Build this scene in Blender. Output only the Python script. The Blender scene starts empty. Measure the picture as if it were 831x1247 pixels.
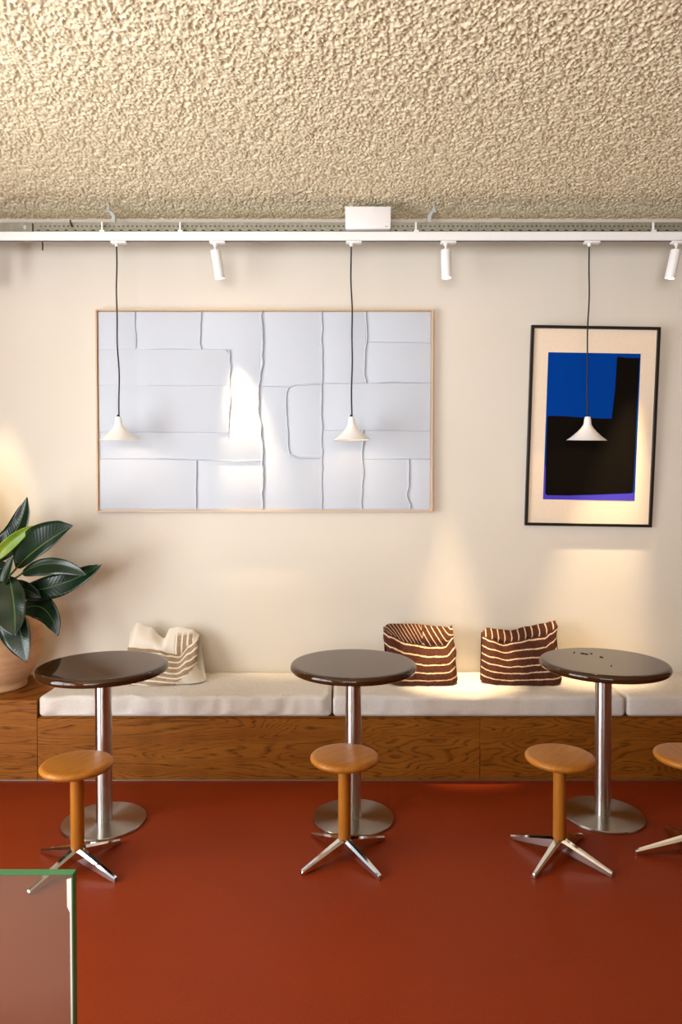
import bpy, bmesh, math, random
import numpy as np
from mathutils import Vector, Matrix

random.seed(7)
S = bpy.context.scene
C = S.collection
PI = math.pi
R = math.radians

# ------------------------------------------------------------------ camera, sky, daylight, exposure
cam = bpy.data.cameras.new('camera')
cam.sensor_fit = 'VERTICAL'
cam.sensor_height = 36.0
cam.lens = 831.0 / 1247.0 * 36.0
cam.clip_start = 0.02
cam_o = bpy.data.objects.new('camera', cam)
C.objects.link(cam_o)
cam_o.location = (0, 0, 1.5122)
cam_o.rotation_euler = (R(90) - 0.0211, 0, 0)
S.camera = cam_o

S.view_settings.view_transform = 'Standard'
S.view_settings.look = 'None'
S.view_settings.gamma = 1.0
S.view_settings.use_curve_mapping = False
S.view_settings.exposure = 0.03
S.cycles.use_denoising = True
S.cycles.max_bounces = 10
S.cycles.sample_clamp_indirect = 6.0
S.cycles.caustics_reflective = False
S.cycles.caustics_refractive = False

world = bpy.data.worlds.new('sky')
S.world = world
world.use_nodes = True
bg = world.node_tree.nodes['Background']
bg.inputs[0].default_value = (0.80, 0.90, 1.0, 1)
bg.inputs[1].default_value = 0.9

ROOM_L, ROOM_R, ROOM_F, WALL_Y, CEIL_Z = -2.75, 3.4, -3.4, 4.15, 3.196
WIN1 = (-0.8, 2.5, 0.1, 2.75)      # left wall window: y0, y1, z0, z1
WIN2 = (-2.6, 0.6, 0.35, 2.85)      # street window behind: x0, x1, z0, z1


def area_light(name, loc, rot, sx, sy, power, col):
    l = bpy.data.lights.new(name, 'AREA')
    l.shape = 'RECTANGLE'
    l.size = sx
    l.size_y = sy
    l.energy = power
    l.color = col
    o = bpy.data.objects.new(name, l)
    C.objects.link(o)
    o.location = loc
    o.rotation_euler = rot
    return o


area_light('daylight_side_window', (ROOM_L - 0.48, (WIN1[0] + WIN1[1]) / 2, (WIN1[2] + WIN1[3]) / 2),
           (0, R(-90 - 18), 0), WIN1[3] - WIN1[2], WIN1[1] - WIN1[0], 255, (0.95, 0.98, 1.0))
area_light('daylight_street_window', ((WIN2[0] + WIN2[1]) / 2, ROOM_F - 0.62, (WIN2[2] + WIN2[3]) / 2),
           (R(90 + 28), 0, 0), WIN2[1] - WIN2[0], WIN2[3] - WIN2[2], 360, (0.95, 0.98, 1.0))

# ------------------------------------------------------------------ node helpers


def srgb(r, g, b):
    def f(c):
        c /= 255.0
        return c / 12.92 if c <= 0.04045 else ((c + 0.055) / 1.055) ** 2.4
    return (f(r), f(g), f(b), 1)


class Mat:
    def __init__(self, name, col=(128, 128, 128), rough=0.5, metal=0.0, spec=0.5):
        self.m = bpy.data.materials.new(name)
        self.m.use_nodes = True
        self.t = self.m.node_tree
        self.b = self.t.nodes['Principled BSDF']
        self.b.inputs['Base Color'].default_value = srgb(*col)
        self.b.inputs['Roughness'].default_value = rough
        self.b.inputs['Metallic'].default_value = metal
        self.b.inputs['Specular IOR Level'].default_value = spec

    def n(self, typ, **kw):
        nd = self.t.nodes.new(typ)
        for k, v in kw.items():
            if k in nd.inputs:
                nd.inputs[k].default_value = v
            else:
                setattr(nd, k, v)
        return nd

    def l(self, a, b):
        self.t.links.new(a, b)

    def coord(self, scale=(1, 1, 1), kind='Object', rot=(0, 0, 0)):
        tc = self.n('ShaderNodeTexCoord')
        mp = self.n('ShaderNodeMapping')
        mp.inputs['Scale'].default_value = scale
        mp.inputs['Rotation'].default_value = rot
        self.l(tc.outputs[kind], mp.inputs[0])
        return mp.outputs[0]

    def noise(self, vec, scale=5, detail=3, rough=0.5, dist=0.0):
        nd = self.n('ShaderNodeTexNoise')
        nd.inputs['Scale'].default_value = scale
        nd.inputs['Detail'].default_value = detail
        nd.inputs['Roughness'].default_value = rough
        nd.inputs['Distortion'].default_value = dist
        if vec is not None:
            self.l(vec, nd.inputs['Vector'])
        return nd.outputs['Fac']

    def ramp(self, fac, stops, interp='LINEAR'):
        nd = self.n('ShaderNodeValToRGB')
        cr = nd.color_ramp
        cr.interpolation = interp
        while len(cr.elements) < len(stops):
            cr.elements.new(0.5)
        for e, (p, c) in zip(cr.elements, stops):
            e.position = p
            e.color = srgb(*c)
        self.l(fac, nd.inputs[0])
        return nd.outputs[0]

    def math(self, op, a, b=None):
        nd = self.n('ShaderNodeMath', operation=op)
        for i, v in enumerate((a, b)):
            if v is None:
                continue
            if isinstance(v, (int, float)):
                nd.inputs[i].default_value = v
            else:
                self.l(v, nd.inputs[i])
        return nd.outputs[0]

    def mix(self, fac, a, b):
        nd = self.n('ShaderNodeMix', data_type='RGBA')
        for i, v in ((0, fac), (6, a), (7, b)):
            if isinstance(v, tuple):
                nd.inputs[i].default_value = srgb(*v)
            elif isinstance(v, (int, float)):
                nd.inputs[i].default_value = v
            else:
                self.l(v, nd.inputs[i])
        return nd.outputs[2]

    def bump(self, h, strength=0.2, dist=0.01):
        nd = self.n('ShaderNodeBump')
        nd.inputs['Strength'].default_value = strength
        nd.inputs['Distance'].default_value = dist
        self.l(h, nd.inputs['Height'])
        self.l(nd.outputs[0], self.b.inputs['Normal'])
        return nd.outputs[0]

    def base(self, sock):
        self.l(sock, self.b.inputs['Base Color'])

    def rough(self, sock):
        self.l(sock, self.b.inputs['Roughness'])


# ------------------------------------------------------------------ materials
def mk_wall():
    k = Mat('cream_plaster', (233, 221, 199), 0.75, spec=0.25)
    v = k.coord()
    k.base(k.ramp(k.noise(v, 1.3, 4), [(0.3, (221, 211, 196)), (0.7, (225, 215, 202))]))
    k.bump(k.noise(v, 90, 3), 0.08, 0.004)
    return k.m


def mk_ceiling():
    k = Mat('sprayed_plaster', (205, 180, 146), 0.9, spec=0.1)
    v = k.coord()
    k.base(k.ramp(k.noise(v, 60, 3), [(0.3, (226, 211, 176)), (0.7, (236, 223, 192))]))
    k.bump(k.noise(v, 140, 3, 0.6), 0.5, 0.006)
    return k.m


def mk_floor():
    k = Mat('red_floor', (126, 42, 21), 0.7, spec=0.10)
    v = k.coord()
    f = k.noise(v, 2.2, 5, 0.6)
    g = k.noise(v, 170, 2, 0.6)
    c1 = k.ramp(f, [(0.25, (132, 46, 15)), (0.75, (144, 54, 20))])
    k.base(k.mix(0.35, c1, k.ramp(g, [(0.3, (118, 36, 11)), (0.7, (156, 64, 26))])))
    k.rough(k.ramp(f, [(0.2, (168, 168, 168)), (0.8, (190, 190, 190))]))
    k.bump(g, 0.05, 0.002)
    return k.m


def mk_veneer():
    """stained oak veneer, grain running along x with cathedral figure"""
    k = Mat('oak_veneer', (120, 68, 26), 0.5, spec=0.2)
    v = k.coord((0.62, 0.62, 4.6))
    f = k.noise(v, 1.15, 2.5, 0.5, 0.35)
    rings = k.math('FRACT', k.math('MULTIPLY', f, 36.0))
    fine = k.noise(k.coord((5, 5, 230)), 1.0, 4, 0.65)
    pores = k.noise(k.coord((16, 16, 460)), 1.0, 2, 0.6)
    tone = k.ramp(k.noise(k.coord((0.8, 0.8, 9)), 1.3, 3, 0.5), [(0.3, (146, 84, 20)), (0.7, (172, 106, 34))])
    late = k.ramp(rings, [(0.0, (255, 255, 255)), (0.10, (235, 235, 235)), (0.34, (30, 30, 30)), (0.86, (0, 0, 0)), (1.0, (200, 200, 200))])
    broken = k.ramp(k.noise(k.coord((7, 7, 120)), 1.0, 3, 0.7), [(0.36, (70, 70, 70)), (0.6, (255, 255, 255))])
    c1 = k.mix(k.math('MULTIPLY', k.math('MULTIPLY', late, broken), 0.92), tone, (48, 19, 2))
    c2 = k.mix(k.math('MULTIPLY', fine, 0.5), c1, (104, 54, 10))
    dark = k.ramp(pores, [(0.32, (255, 255, 255)), (0.44, (0, 0, 0))])
    k.base(k.mix(k.math('MULTIPLY', dark, 0.45), c2, (60, 28, 5)))
    k.bump(fine, 0.12, 0.002)
    return k.m


def mk_honey():
    k = Mat('honey_beech', (178, 112, 48), 0.36, spec=0.25)
    v = k.coord((3, 26, 3))
    f = k.noise(v, 2.0, 4, 0.6, 0.3)
    k.base(k.ramp(f, [(0.25, (156, 92, 22)), (0.55, (180, 114, 38)), (0.8, (166, 101, 29))]))
    k.b.inputs['Coat Weight'].default_value = 0.1
    k.b.inputs['Coat Roughness'].default_value = 0.25
    return k.m


def mk_honey_post():
    k = Mat('honey_beech_post', (178, 112, 48), 0.36, spec=0.3)
    f = k.noise(k.coord((26, 26, 2)), 2.0, 4, 0.6, 0.3)
    k.base(k.ramp(f, [(0.25, (160, 96, 28)), (0.55, (178, 112, 40)), (0.8, (166, 102, 33))]))
    return k.m


def mk_tabletop():
    k = Mat('brown_laminate', (66, 45, 33), 0.24, spec=0.5)
    f = k.noise(k.coord(), 6, 4, 0.6)
    k.base(k.ramp(f, [(0.3, (54, 29, 10)), (0.7, (62, 35, 14))]))
    k.rough(k.ramp(f, [(0.3, (58, 58, 58)), (0.7, (70, 70, 70))]))
    return k.m


def mk_brushed(radial):
    k = Mat('brushed_steel_disc' if radial else 'brushed_steel_tube', (186, 182, 174), 0.3, 1.0)
    k.b.inputs['Anisotropic'].default_value = 0.9 if radial else 0.95
    tg = k.n('ShaderNodeTangent', direction_type='RADIAL', axis='Z')
    k.l(tg.outputs[0], k.b.inputs['Tangent'])
    k.b.inputs['Anisotropic Rotation'].default_value = 0.25
    k.b.inputs['Roughness'].default_value = 0.30 if radial else 0.28
    if not radial:
        k.b.inputs['Base Color'].default_value = srgb(205, 202, 198)
    return k.m


def mk_linen():
    k = Mat('oatmeal_linen', (214, 205, 194), 0.9, spec=0.15)
    k.b.inputs['Sheen Weight'].default_value = 0.15
    a = k.noise(k.coord((60, 60, 900)), 1.0, 2, 0.7)
    b = k.noise(k.coord((900, 900, 40)), 1.0, 2, 0.7)
    w = k.math('ADD', k.math('MULTIPLY', a, 0.5), k.math('MULTIPLY', b, 0.5))
    k.base(k.ramp(w, [(0.35, (214, 204, 192)), (0.65, (236, 229, 220))]))
    k.bump(w, 0.25, 0.002)
    return k.m


def mk_striped(name, dark, dark2, line, plain, width):
    """woven cloth: attribute 's' counts stripes, attribute 'm' says how striped the spot is"""
    k = Mat(name, dark, 0.95, spec=0.1)
    at = k.n('ShaderNodeAttribute', attribute_name='s')
    am = k.n('ShaderNodeAttribute', attribute_name='m')
    v = k.coord()
    wob = k.math('MULTIPLY', k.math('SUBTRACT', k.noise(v, 60, 3, 0.7), 0.5), 0.22)
    fr = k.math('FRACT', k.math('ADD', at.outputs['Fac'], wob))
    wv = k.noise(k.coord((240, 240, 240)), 1.0, 2, 0.8)
    sl = k.noise(k.coord((130, 130, 12)), 1.0, 2, 0.6)
    cloth = k.ramp(k.math('ADD', k.math('MULTIPLY', wv, 0.5), k.math('MULTIPLY', sl, 0.5)), [(0.35, dark), (0.66, dark2)])
    ln = k.math('LESS_THAN', fr, width)
    c = k.mix(ln, cloth, line)
    k.base(k.mix(am.outputs['Fac'], plain, c))
    k.bump(k.math('ADD', k.math('MULTIPLY', wv, 0.6), k.math('MULTIPLY', ln, 0.4)), 0.5, 0.004)
    return k.m


def mk_leaf(name, a, b, rough):
    k = Mat(name, a, rough, spec=0.6)
    at = k.n('ShaderNodeAttribute', attribute_name='lu')
    al = k.n('ShaderNodeAttribute', attribute_name='lv')
    au = k.math('ABSOLUTE', at.outputs['Fac'])
    rib = k.math('LESS_THAN', au, 0.035)
    vn = k.math('SINE', k.math('MULTIPLY', k.math('SUBTRACT', al.outputs['Fac'], k.math('MULTIPLY', au, 0.12)), 130.0))
    f = k.noise(k.coord(), 9, 3)
    c = k.ramp(f, [(0.3, a), (0.7, b)])
    c = k.mix(k.math('MULTIPLY', k.math('GREATER_THAN', vn, 0.9), 0.10), c, (50, 84, 44))
    k.base(k.mix(k.math('MULTIPLY', rib, 0.6), c, (96, 122, 60)))
    k.bump(vn, 0.05, 0.003)
    return k.m


def mk_clay():
    k = Mat('pale_terracotta', (205, 168, 138), 0.85, spec=0.2)
    v = k.coord((2, 2, 9))
    f = k.noise(v, 3, 5, 0.6)
    k.base(k.ramp(f, [(0.25, (186, 140, 100)), (0.7, (206, 164, 124))]))
    k.bump(f, 0.15, 0.006)
    return k.m


def mk_shade():
    k = Mat('white_porcelain', (250, 248, 246), 0.35, spec=0.5)
    k.b.inputs['Subsurface Weight'].default_value = 0.0
    tr = k.n('ShaderNodeBsdfTranslucent')
    tr.inputs[0].default_value = srgb(255, 226, 190)
    mx = k.n('ShaderNodeMixShader')
    mx.inputs[0].default_value = 0.08
    out = k.t.nodes['Material Output']
    k.l(k.b.outputs[0], mx.inputs[1])
    k.l(tr.outputs[0], mx.inputs[2])
    k.l(mx.outputs[0], out.inputs[0])
    return k.m


def mk_galv():
    k = Mat('galvanised_steel', (160, 156, 140), 0.5, 0.6)
    f = k.noise(k.coord(), 28, 5, 0.7)
    k.base(k.ramp(f, [(0.3, (146, 142, 126)), (0.62, (164, 160, 144)), (0.74, (200, 196, 184))]))
    return k.m


def mk_glass():
    k = Mat('clear_glass', (232, 246, 238), 0.0)
    k.b.inputs['Transmission Weight'].default_value = 1.0
    k.b.inputs['IOR'].default_value = 1.5
    va = k.n('ShaderNodeVolumeAbsorption')
    va.inputs['Color'].default_value = (0.45, 0.85, 0.6, 1)
    va.inputs['Density'].default_value = 1.5
    k.l(va.outputs[0], k.t.nodes['Material Output'].inputs['Volume'])
    # haze of reflected light painted as a pale diffuse layer on the pane
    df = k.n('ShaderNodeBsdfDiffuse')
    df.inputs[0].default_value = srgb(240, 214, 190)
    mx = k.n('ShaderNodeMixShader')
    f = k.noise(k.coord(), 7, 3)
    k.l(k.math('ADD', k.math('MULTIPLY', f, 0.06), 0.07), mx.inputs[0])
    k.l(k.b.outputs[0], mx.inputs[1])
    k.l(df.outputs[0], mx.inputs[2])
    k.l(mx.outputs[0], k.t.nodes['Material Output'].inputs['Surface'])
    return k.m


def mk_emit(name, col, st):
    k = Mat(name, (255, 255, 255), 0.5)
    k.b.inputs['Emission Color'].default_value = srgb(*col)
    k.b.inputs['Emission Strength'].default_value = st
    return k.m


def mk_plain(name, col, rough=0.5, metal=0.0, bump=0, bs=100, spec=0.5):
    k = Mat(name, col, rough, metal, spec)
    if bump:
        k.bump(k.noise(k.coord(), bs, 3), bump, 0.003)
    return k.m


def mk_paper():
    k = Mat('cream_paper', (224, 203, 180), 0.85, spec=0.2)
    f = k.noise(k.coord(), 260, 3, 0.7)
    k.base(k.ramp(f, [(0.3, (234, 211, 184)), (0.7, (248, 228, 204))]))
    return k.m


M = dict(
    wall=mk_wall(), ceiling=mk_ceiling(), floor=mk_floor(), veneer=mk_veneer(), honey=mk_honey(),
    honey_post=mk_honey_post(), top=mk_tabletop(), disc=mk_brushed(True), tube=mk_brushed(False),
    chrome=mk_plain('polished_chrome', (222, 220, 218), 0.06, 1.0), linen=mk_linen(),
    clay=mk_clay(), soil=mk_plain('dark_soil', (44, 32, 24), 0.95, 0, 0.8, 60),
    leaf=mk_leaf('dark_green_leaf', (7, 27, 14), (14, 39, 18), 0.27),
    leaf_y=mk_leaf('lime_green_leaf', (96, 132, 22), (130, 150, 30), 0.4),
    stem=mk_plain('green_stem', (64, 92, 36), 0.5), shade=mk_shade(),
    wall_wood=mk_plain('brown_wood_panelling', (128, 84, 46), 0.6), dark_wood=mk_plain('dark_stained_wood', (60, 36, 20), 0.5), cord=mk_plain('black_fabric_cord', (14, 14, 16), 0.6), white=mk_plain('white_powder_coat', (240, 238, 236), 0.4),
    whitebox=mk_plain('white_plastic', (238, 234, 232), 0.45), galv=mk_galv(),
    zinc=mk_plain('bright_zinc', (204, 210, 208), 0.4, 0.5), dark=mk_plain('matt_black', (12, 11, 10), 0.5),
    canvas=mk_plain('white_gesso', (199, 204, 213), 0.8, 0, 0.12, 160), frame_oak=mk_plain('pale_oak_moulding', (214, 178, 140), 0.5),
    backing=mk_plain('grey_backing', (205, 198, 190), 0.9), frame_black=mk_plain('black_moulding', (20, 16, 13), 0.35),
    paper=mk_paper(), blue=mk_plain('blue_ink', (0, 60, 148), 0.9, spec=0.05), ink=mk_plain('black_ink', (18, 13, 8), 0.9, spec=0.05),
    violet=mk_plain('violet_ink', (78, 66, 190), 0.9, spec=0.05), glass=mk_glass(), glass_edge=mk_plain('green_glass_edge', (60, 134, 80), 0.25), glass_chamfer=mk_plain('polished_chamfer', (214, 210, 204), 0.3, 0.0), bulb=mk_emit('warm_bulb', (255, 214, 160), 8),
    lens=mk_emit('spot_lens', (255, 226, 180), 14), shadow_gap=mk_plain('black_felt', (16, 12, 10), 0.9),
    alu=mk_plain('aluminium_strip', (168, 160, 152), 0.4, 0.8), grey_ink=mk_plain('grey_print', (186, 180, 184), 0.5),
    crumb=mk_plain('dark_crumb', (34, 20, 12), 0.8), winframe=mk_plain('dark_window_frame', (70, 64, 58), 0.5),
    brown=mk_striped('brown_striped_weave', (62, 34, 26), (98, 58, 42), (222, 190, 158), (98, 58, 42), 0.17),
    tan=mk_striped('tan_striped_weave', (150, 124, 96), (186, 162, 132), (240, 230, 214), (236, 226, 210), 0.3),
)

# ------------------------------------------------------------------ mesh helpers


def thing(name, label, cat, loc=(0, 0, 0), rot=(0, 0, 0), group=None):
    o = bpy.data.objects.new(name, None)
    o.empty_display_size = 0.1
    C.objects.link(o)
    o.location = loc
    o.rotation_euler = rot
    o['label'] = label
    o['category'] = cat
    if group:
        o['group'] = group
    return o


def link(name, me, parent=None, loc=None, rot=None, label=None):
    o = bpy.data.objects.new(name, me)
    C.objects.link(o)
    if parent:
        o.parent = parent
    if loc:
        o.location = loc
    if rot:
        o.rotation_euler = rot
    if label:
        o['label'] = label
    return o


def finish(me, mat, smooth=True, angle=40):
    me.materials.append(mat)
    if smooth:
        me.polygons.foreach_set('use_smooth', [True] * len(me.polygons))
        me.set_sharp_from_angle(angle=R(angle))
    me.update()
    return me


def bm_mesh(bm, mat, smooth=True, angle=40):
    me = bpy.data.meshes.new('m')
    bmesh.ops.recalc_face_normals(bm, faces=bm.faces)
    bm.to_mesh(me)
    bm.free()
    return finish(me, mat, smooth, angle)


def py_mesh(v, f, mat, smooth=True, angle=40):
    me = bpy.data.meshes.new('m')
    me.from_pydata([tuple(p) for p in v], [], f)
    return finish(me, mat, smooth, angle)


def box(x0, x1, y0, y1, z0, z1, mat, bevel=0.0, seg=2):
    bm = bmesh.new()
    bmesh.ops.create_cube(bm, size=1, matrix=Matrix.Translation(((x0 + x1) / 2, (y0 + y1) / 2, (z0 + z1) / 2)) @ Matrix.Diagonal((x1 - x0, y1 - y0, z1 - z0, 1)))
    if bevel:
        bmesh.ops.bevel(bm, geom=bm.edges[:], offset=bevel, segments=seg, profile=0.5, affect='EDGES')
    return bm_mesh(bm, mat)


def lathe(profile, mat, n=64, angle=35):
    """profile: (radius, z) pairs; radius 0 closes on the axis"""
    v, f, rows = [], [], []
    for r, z in profile:
        if r < 1e-6:
            rows.append([len(v)])
            v.append((0, 0, z))
        else:
            rows.append(list(range(len(v), len(v) + n)))
            v += [(r * math.cos(2 * PI * i / n), r * math.sin(2 * PI * i / n), z) for i in range(n)]
    for a, b in zip(rows, rows[1:]):
        for i in range(n):
            j = (i + 1) % n
            if len(a) == 1:
                f.append((a[0], b[j], b[i]))
            elif len(b) == 1:
                f.append((a[i], a[j], b[0]))
            else:
                f.append((a[i], a[j], b[j], b[i]))
    bm = bmesh.new()
    me = bpy.data.meshes.new('t')
    me.from_pydata(v, [], f)
    bm.from_mesh(me)
    bpy.data.meshes.remove(me)
    return bm_mesh(bm, mat, True, angle)


def tube(path, rad, mat, n=8, caps=True, flat=None):
    """round bar through the points of path; rad a number or one per point; flat=(sx, sy) squashes the section"""
    P = [Vector(p) for p in path]
    rr = rad if isinstance(rad, (list, tuple)) else [rad] * len(P)
    v, f = [], []
    up = Vector((0, 1, 0.013))
    for i, p in enumerate(P):
        d = (P[min(i + 1, len(P) - 1)] - P[max(i - 1, 0)]).normalized()
        a = d.cross(up)
        if a.length < 1e-3:
            a = d.cross(Vector((1, 0, 0)))
        a.normalize()
        b = a.cross(d).normalized()
        for k in range(n):
            t = 2 * PI * k / n
            sx, sy = flat or (1, 1)
            v.append(p + a * (rr[i] * sx * math.cos(t)) + b * (rr[i] * sy * math.sin(t)))
    for i in range(len(P) - 1):
        for k in range(n):
            j = (k + 1) % n
            f.append((i * n + k, i * n + j, (i + 1) * n + j, (i + 1) * n + k))
    if caps:
        f.append(tuple(range(n)))
        f.append(tuple(range(len(v) - n, len(v))))
    bm = bmesh.new()
    me = bpy.data.meshes.new('t')
    me.from_pydata([tuple(p) for p in v], [], f)
    bm.from_mesh(me)
    bpy.data.meshes.remove(me)
    return bm_mesh(bm, mat, True, 50)


class VNoise:
    """smooth value noise on a lattice, for numpy arrays"""

    def __init__(self, seed, n=256):
        self.a = np.random.RandomState(seed).rand(n, n)
        self.n = n

    def __call__(self, x, y):
        xi, yi = np.floor(x).astype(int), np.floor(y).astype(int)
        fx, fy = x - xi, y - yi
        fx, fy = fx * fx * (3 - 2 * fx), fy * fy * (3 - 2 * fy)
        n, a = self.n, self.a
        x0, x1, y0, y1 = xi % n, (xi + 1) % n, yi % n, (yi + 1) % n
        return (a[x0, y0] * (1 - fx) + a[x1, y0] * fx) * (1 - fy) + (a[x0, y1] * (1 - fx) + a[x1, y1] * fx) * fy


def grid_mesh(co, nx, ny, mat, smooth=True):
    """co: (nx*ny, 3) array, row major with y fastest"""
    i = np.arange(nx - 1)[:, None] * ny + np.arange(ny - 1)[None, :]
    q = np.stack([i, i + 1, i + ny + 1, i + ny], -1).reshape(-1, 4)
    me = bpy.data.meshes.new('m')
    me.vertices.add(len(co))
    me.vertices.foreach_set('co', np.asarray(co, np.float32).ravel())
    me.loops.add(q.size)
    me.loops.foreach_set('vertex_index', q.ravel().astype(np.int32))
    me.polygons.add(len(q))
    me.polygons.foreach_set('loop_start', (np.arange(len(q)) * 4).astype(np.int32))
    me.polygons.foreach_set('loop_total', np.full(len(q), 4, np.int32))
    me.update(calc_edges=True)
    me.validate()
    me.materials.append(mat)
    if smooth:
        me.polygons.foreach_set('use_smooth', np.ones(len(q), bool))
    me.update()
    return me


def rounded_box(sx, sy, sz, r, step, mat, disp=None):
    """cushion block centred on x and y, standing on z=0, every face gridded, edges rounded by r"""
    bm = bmesh.new()
    seen = {}

    def vert(p):
        key = tuple(round(c, 5) for c in p)
        if key not in seen:
            q = Vector(p)
            inner = Vector((max(-sx / 2 + r, min(sx / 2 - r, q.x)), max(-sy / 2 + r, min(sy / 2 - r, q.y)), max(r, min(sz - r, q.z))))
            d = q - inner
            q2 = inner + d.normalized() * r if d.length > 1e-9 else q
            if disp:
                q2 = disp(q2, d.normalized() if d.length > 1e-9 else Vector((0, 0, 1)))
            seen[key] = bm.verts.new(q2)
        return seen[key]

    def lin(a, b, n):
        k = max(2, int(abs(b - a) / n))
        base = [a + (b - a) * i / k for i in range(k + 1)]
        ext = [a + r * t for t in (0.15, 0.4, 0.7)] + [b - r * t for t in (0.15, 0.4, 0.7)]
        return sorted(set(round(c, 5) for c in base + ext))
    X, Y, Z = lin(-sx / 2, sx / 2, step), lin(-sy / 2, sy / 2, step), lin(0, sz, step)
    for (A, B, fn) in ((X, Y, lambda a, b: (a, b, 0)), (X, Y, lambda a, b: (a, b, sz)), (X, Z, lambda a, b: (a, -sy / 2, b)),
                       (X, Z, lambda a, b: (a, sy / 2, b)), (Y, Z, lambda a, b: (-sx / 2, a, b)), (Y, Z, lambda a, b: (sx / 2, a, b))):
        for i in range(len(A) - 1):
            for j in range(len(B) - 1):
                vs = [vert(fn(A[i], B[j])), vert(fn(A[i + 1], B[j])), vert(fn(A[i + 1], B[j + 1])), vert(fn(A[i], B[j + 1]))]
                if len(set(vs)) == 4:
                    try:
                        bm.faces.new(vs)
                    except ValueError:
                        pass
    return bm_mesh(bm, mat, True, 80)


def struct(name, me):
    o = link(name, me)
    o['kind'] = 'structure'
    return o


def copy_tree(o, parent=None):
    c = o.copy()
    C.objects.link(c)
    if parent:
        c.parent = parent
    for ch in [q for q in o.children]:
        copy_tree(ch, c)
    return c


# ------------------------------------------------------------------ room shell
T = 0.12
struct('floor', box(ROOM_L - T, ROOM_R + T, ROOM_F - T, WALL_Y + T, -0.1, 0.0, M['floor']))
struct('wall_back', box(ROOM_L - T, ROOM_R + T, WALL_Y, WALL_Y + T, 0.0, CEIL_Z + 0.1, M['wall']))
struct('wall_right', box(ROOM_R, ROOM_R + T, ROOM_F, WALL_Y, 0.0, CEIL_Z + 0.1, M['wall_wood']))


def wall_with_hole(name, along, a0, a1, win, d0, d1):
    bm = bmesh.new()
    u0, u1, z0, z1 = win
    for (p, q, r0, r1) in ((a0, u0, 0, CEIL_Z + 0.1), (u1, a1, 0, CEIL_Z + 0.1), (u0, u1, 0, z0), (u0, u1, z1, CEIL_Z + 0.1)):
        if along == 'y':
            c, s = ((d0 + d1) / 2, (p + q) / 2, (r0 + r1) / 2), (d1 - d0, q - p, r1 - r0)
        else:
            c, s = ((p + q) / 2, (d0 + d1) / 2, (r0 + r1) / 2), (q - p, d1 - d0, r1 - r0)
        bmesh.ops.create_cube(bm, size=1, matrix=Matrix.Translation(c) @ Matrix.Diagonal((*s, 1)))
    struct(name, bm_mesh(bm, M['wall_wood'], False))


wall_with_hole('wall_left', 'y', ROOM_F, WALL_Y, WIN1, ROOM_L - T, ROOM_L)
wall_with_hole('wall_front', 'x', ROOM_L - T, ROOM_R + T, WIN2, ROOM_F - T, ROOM_F)


def window_frame(name, along, win, d, n):
    bm = bmesh.new()
    u0, u1, z0, z1 = win
    bars = [(u0, u0 + 0.06, z0, z1), (u1 - 0.06, u1, z0, z1), (u0, u1, z0, z0 + 0.06), (u0, u1, z1 - 0.06, z1)]
    for k in range(1, n):
        u = u0 + (u1 - u0) * k / n
        bars.append((u - 0.03, u + 0.03, z0, z1))
    for (p, q, r0, r1) in bars:
        c, s = ((p + q) / 2, d, (r0 + r1) / 2), (q - p, 0.06, r1 - r0)
        if along == 'y':
            c, s = (d, (p + q) / 2, (r0 + r1) / 2), (0.06, q - p, r1 - r0)
        bmesh.ops.create_cube(bm, size=1, matrix=Matrix.Translation(c) @ Matrix.Diagonal((*s, 1)))
    struct(name, bm_mesh(bm, M['winframe'], False))


window_frame('window_1', 'y', WIN1, ROOM_L - 0.06, 3)
window_frame('window_2', 'x', WIN2, ROOM_F - 0.06, 3)

# ceiling: sprayed plaster, its lumps are real relief over the part in view
xs = np.concatenate([np.linspace(ROOM_L, -2.3, 20)[:-1], np.arange(-2.3, 2.3, 0.0041), np.linspace(2.3, ROOM_R, 10)])
ys = np.concatenate([np.linspace(ROOM_F, 2.1, 40)[:-1], np.arange(2.1, WALL_Y, 0.0041), [WALL_Y + 0.02]])
X, Y = np.meshgrid(xs, ys, indexing='ij')
n1, n2, n3, n4 = VNoise(1), VNoise(2), VNoise(3), VNoise(4)
wx, wy = X + 0.006 * n3(X * 60, Y * 60), Y + 0.006 * n4(X * 60 + 9, Y * 60)
h = 0.46 * n1(wx * 112, wy * 112) + 0.42 * n2(wx * 195, wy * 195) + 0.22 * n4(wx * 36, wy * 36)
h = np.clip((h - 0.30) / 0.42, 0, 1)
h = h * h * (3 - 2 * h)
Z = CEIL_Z - 0.0125 * h + 0.006
struct('ceiling', grid_mesh(np.stack([X, Y, Z], -1).reshape(-1, 3), len(xs), len(ys), M['ceiling']))
struct('trim_1', box(ROOM_L, ROOM_R, ROOM_F, WALL_Y, CEIL_Z + 0.02, CEIL_Z + 0.10, M['backing']))

# ------------------------------------------------------------------ built-in bench, plant platform, seat pads
BY = 3.617          # front face of the bench
BT = 0.338          # top of the bench carcass
bench = thing('wall_bench', 'long stained oak bench running along the back wall under the white seat pads', 'bench', (0, BY, 0))
L0, JN, L1 = -1.622, 0.743, ROOM_R - 0.01
D = WALL_Y - BY - 0.004
link('carcass', box(L0 + 0.002, L1, 0.02, D, 0.0, BT - 0.022, M['shadow_gap']), bench)  # near-black colour paints in the shade of the gaps between panels
link('front_panel', box(L0, JN - 0.0012, 0, 0.019, 0.0055, BT - 0.006, M['veneer'], 0.0012, 1), bench)
o = link('front_panel', box(0, L1 - JN - 0.0012, 0, 0.019, 0.0055, BT - 0.006, M['veneer'], 0.0012, 1), bench, (JN + 0.0012, 0, 0))
link('seat_board', box(L0, L1, 0.022, D, BT - 0.02, BT, M['veneer'], 0.001, 1), bench)
link('floor_strip', box(L0, L1, -0.003, 0.019, 0.0, 0.0055, M['alu']), bench)

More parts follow.
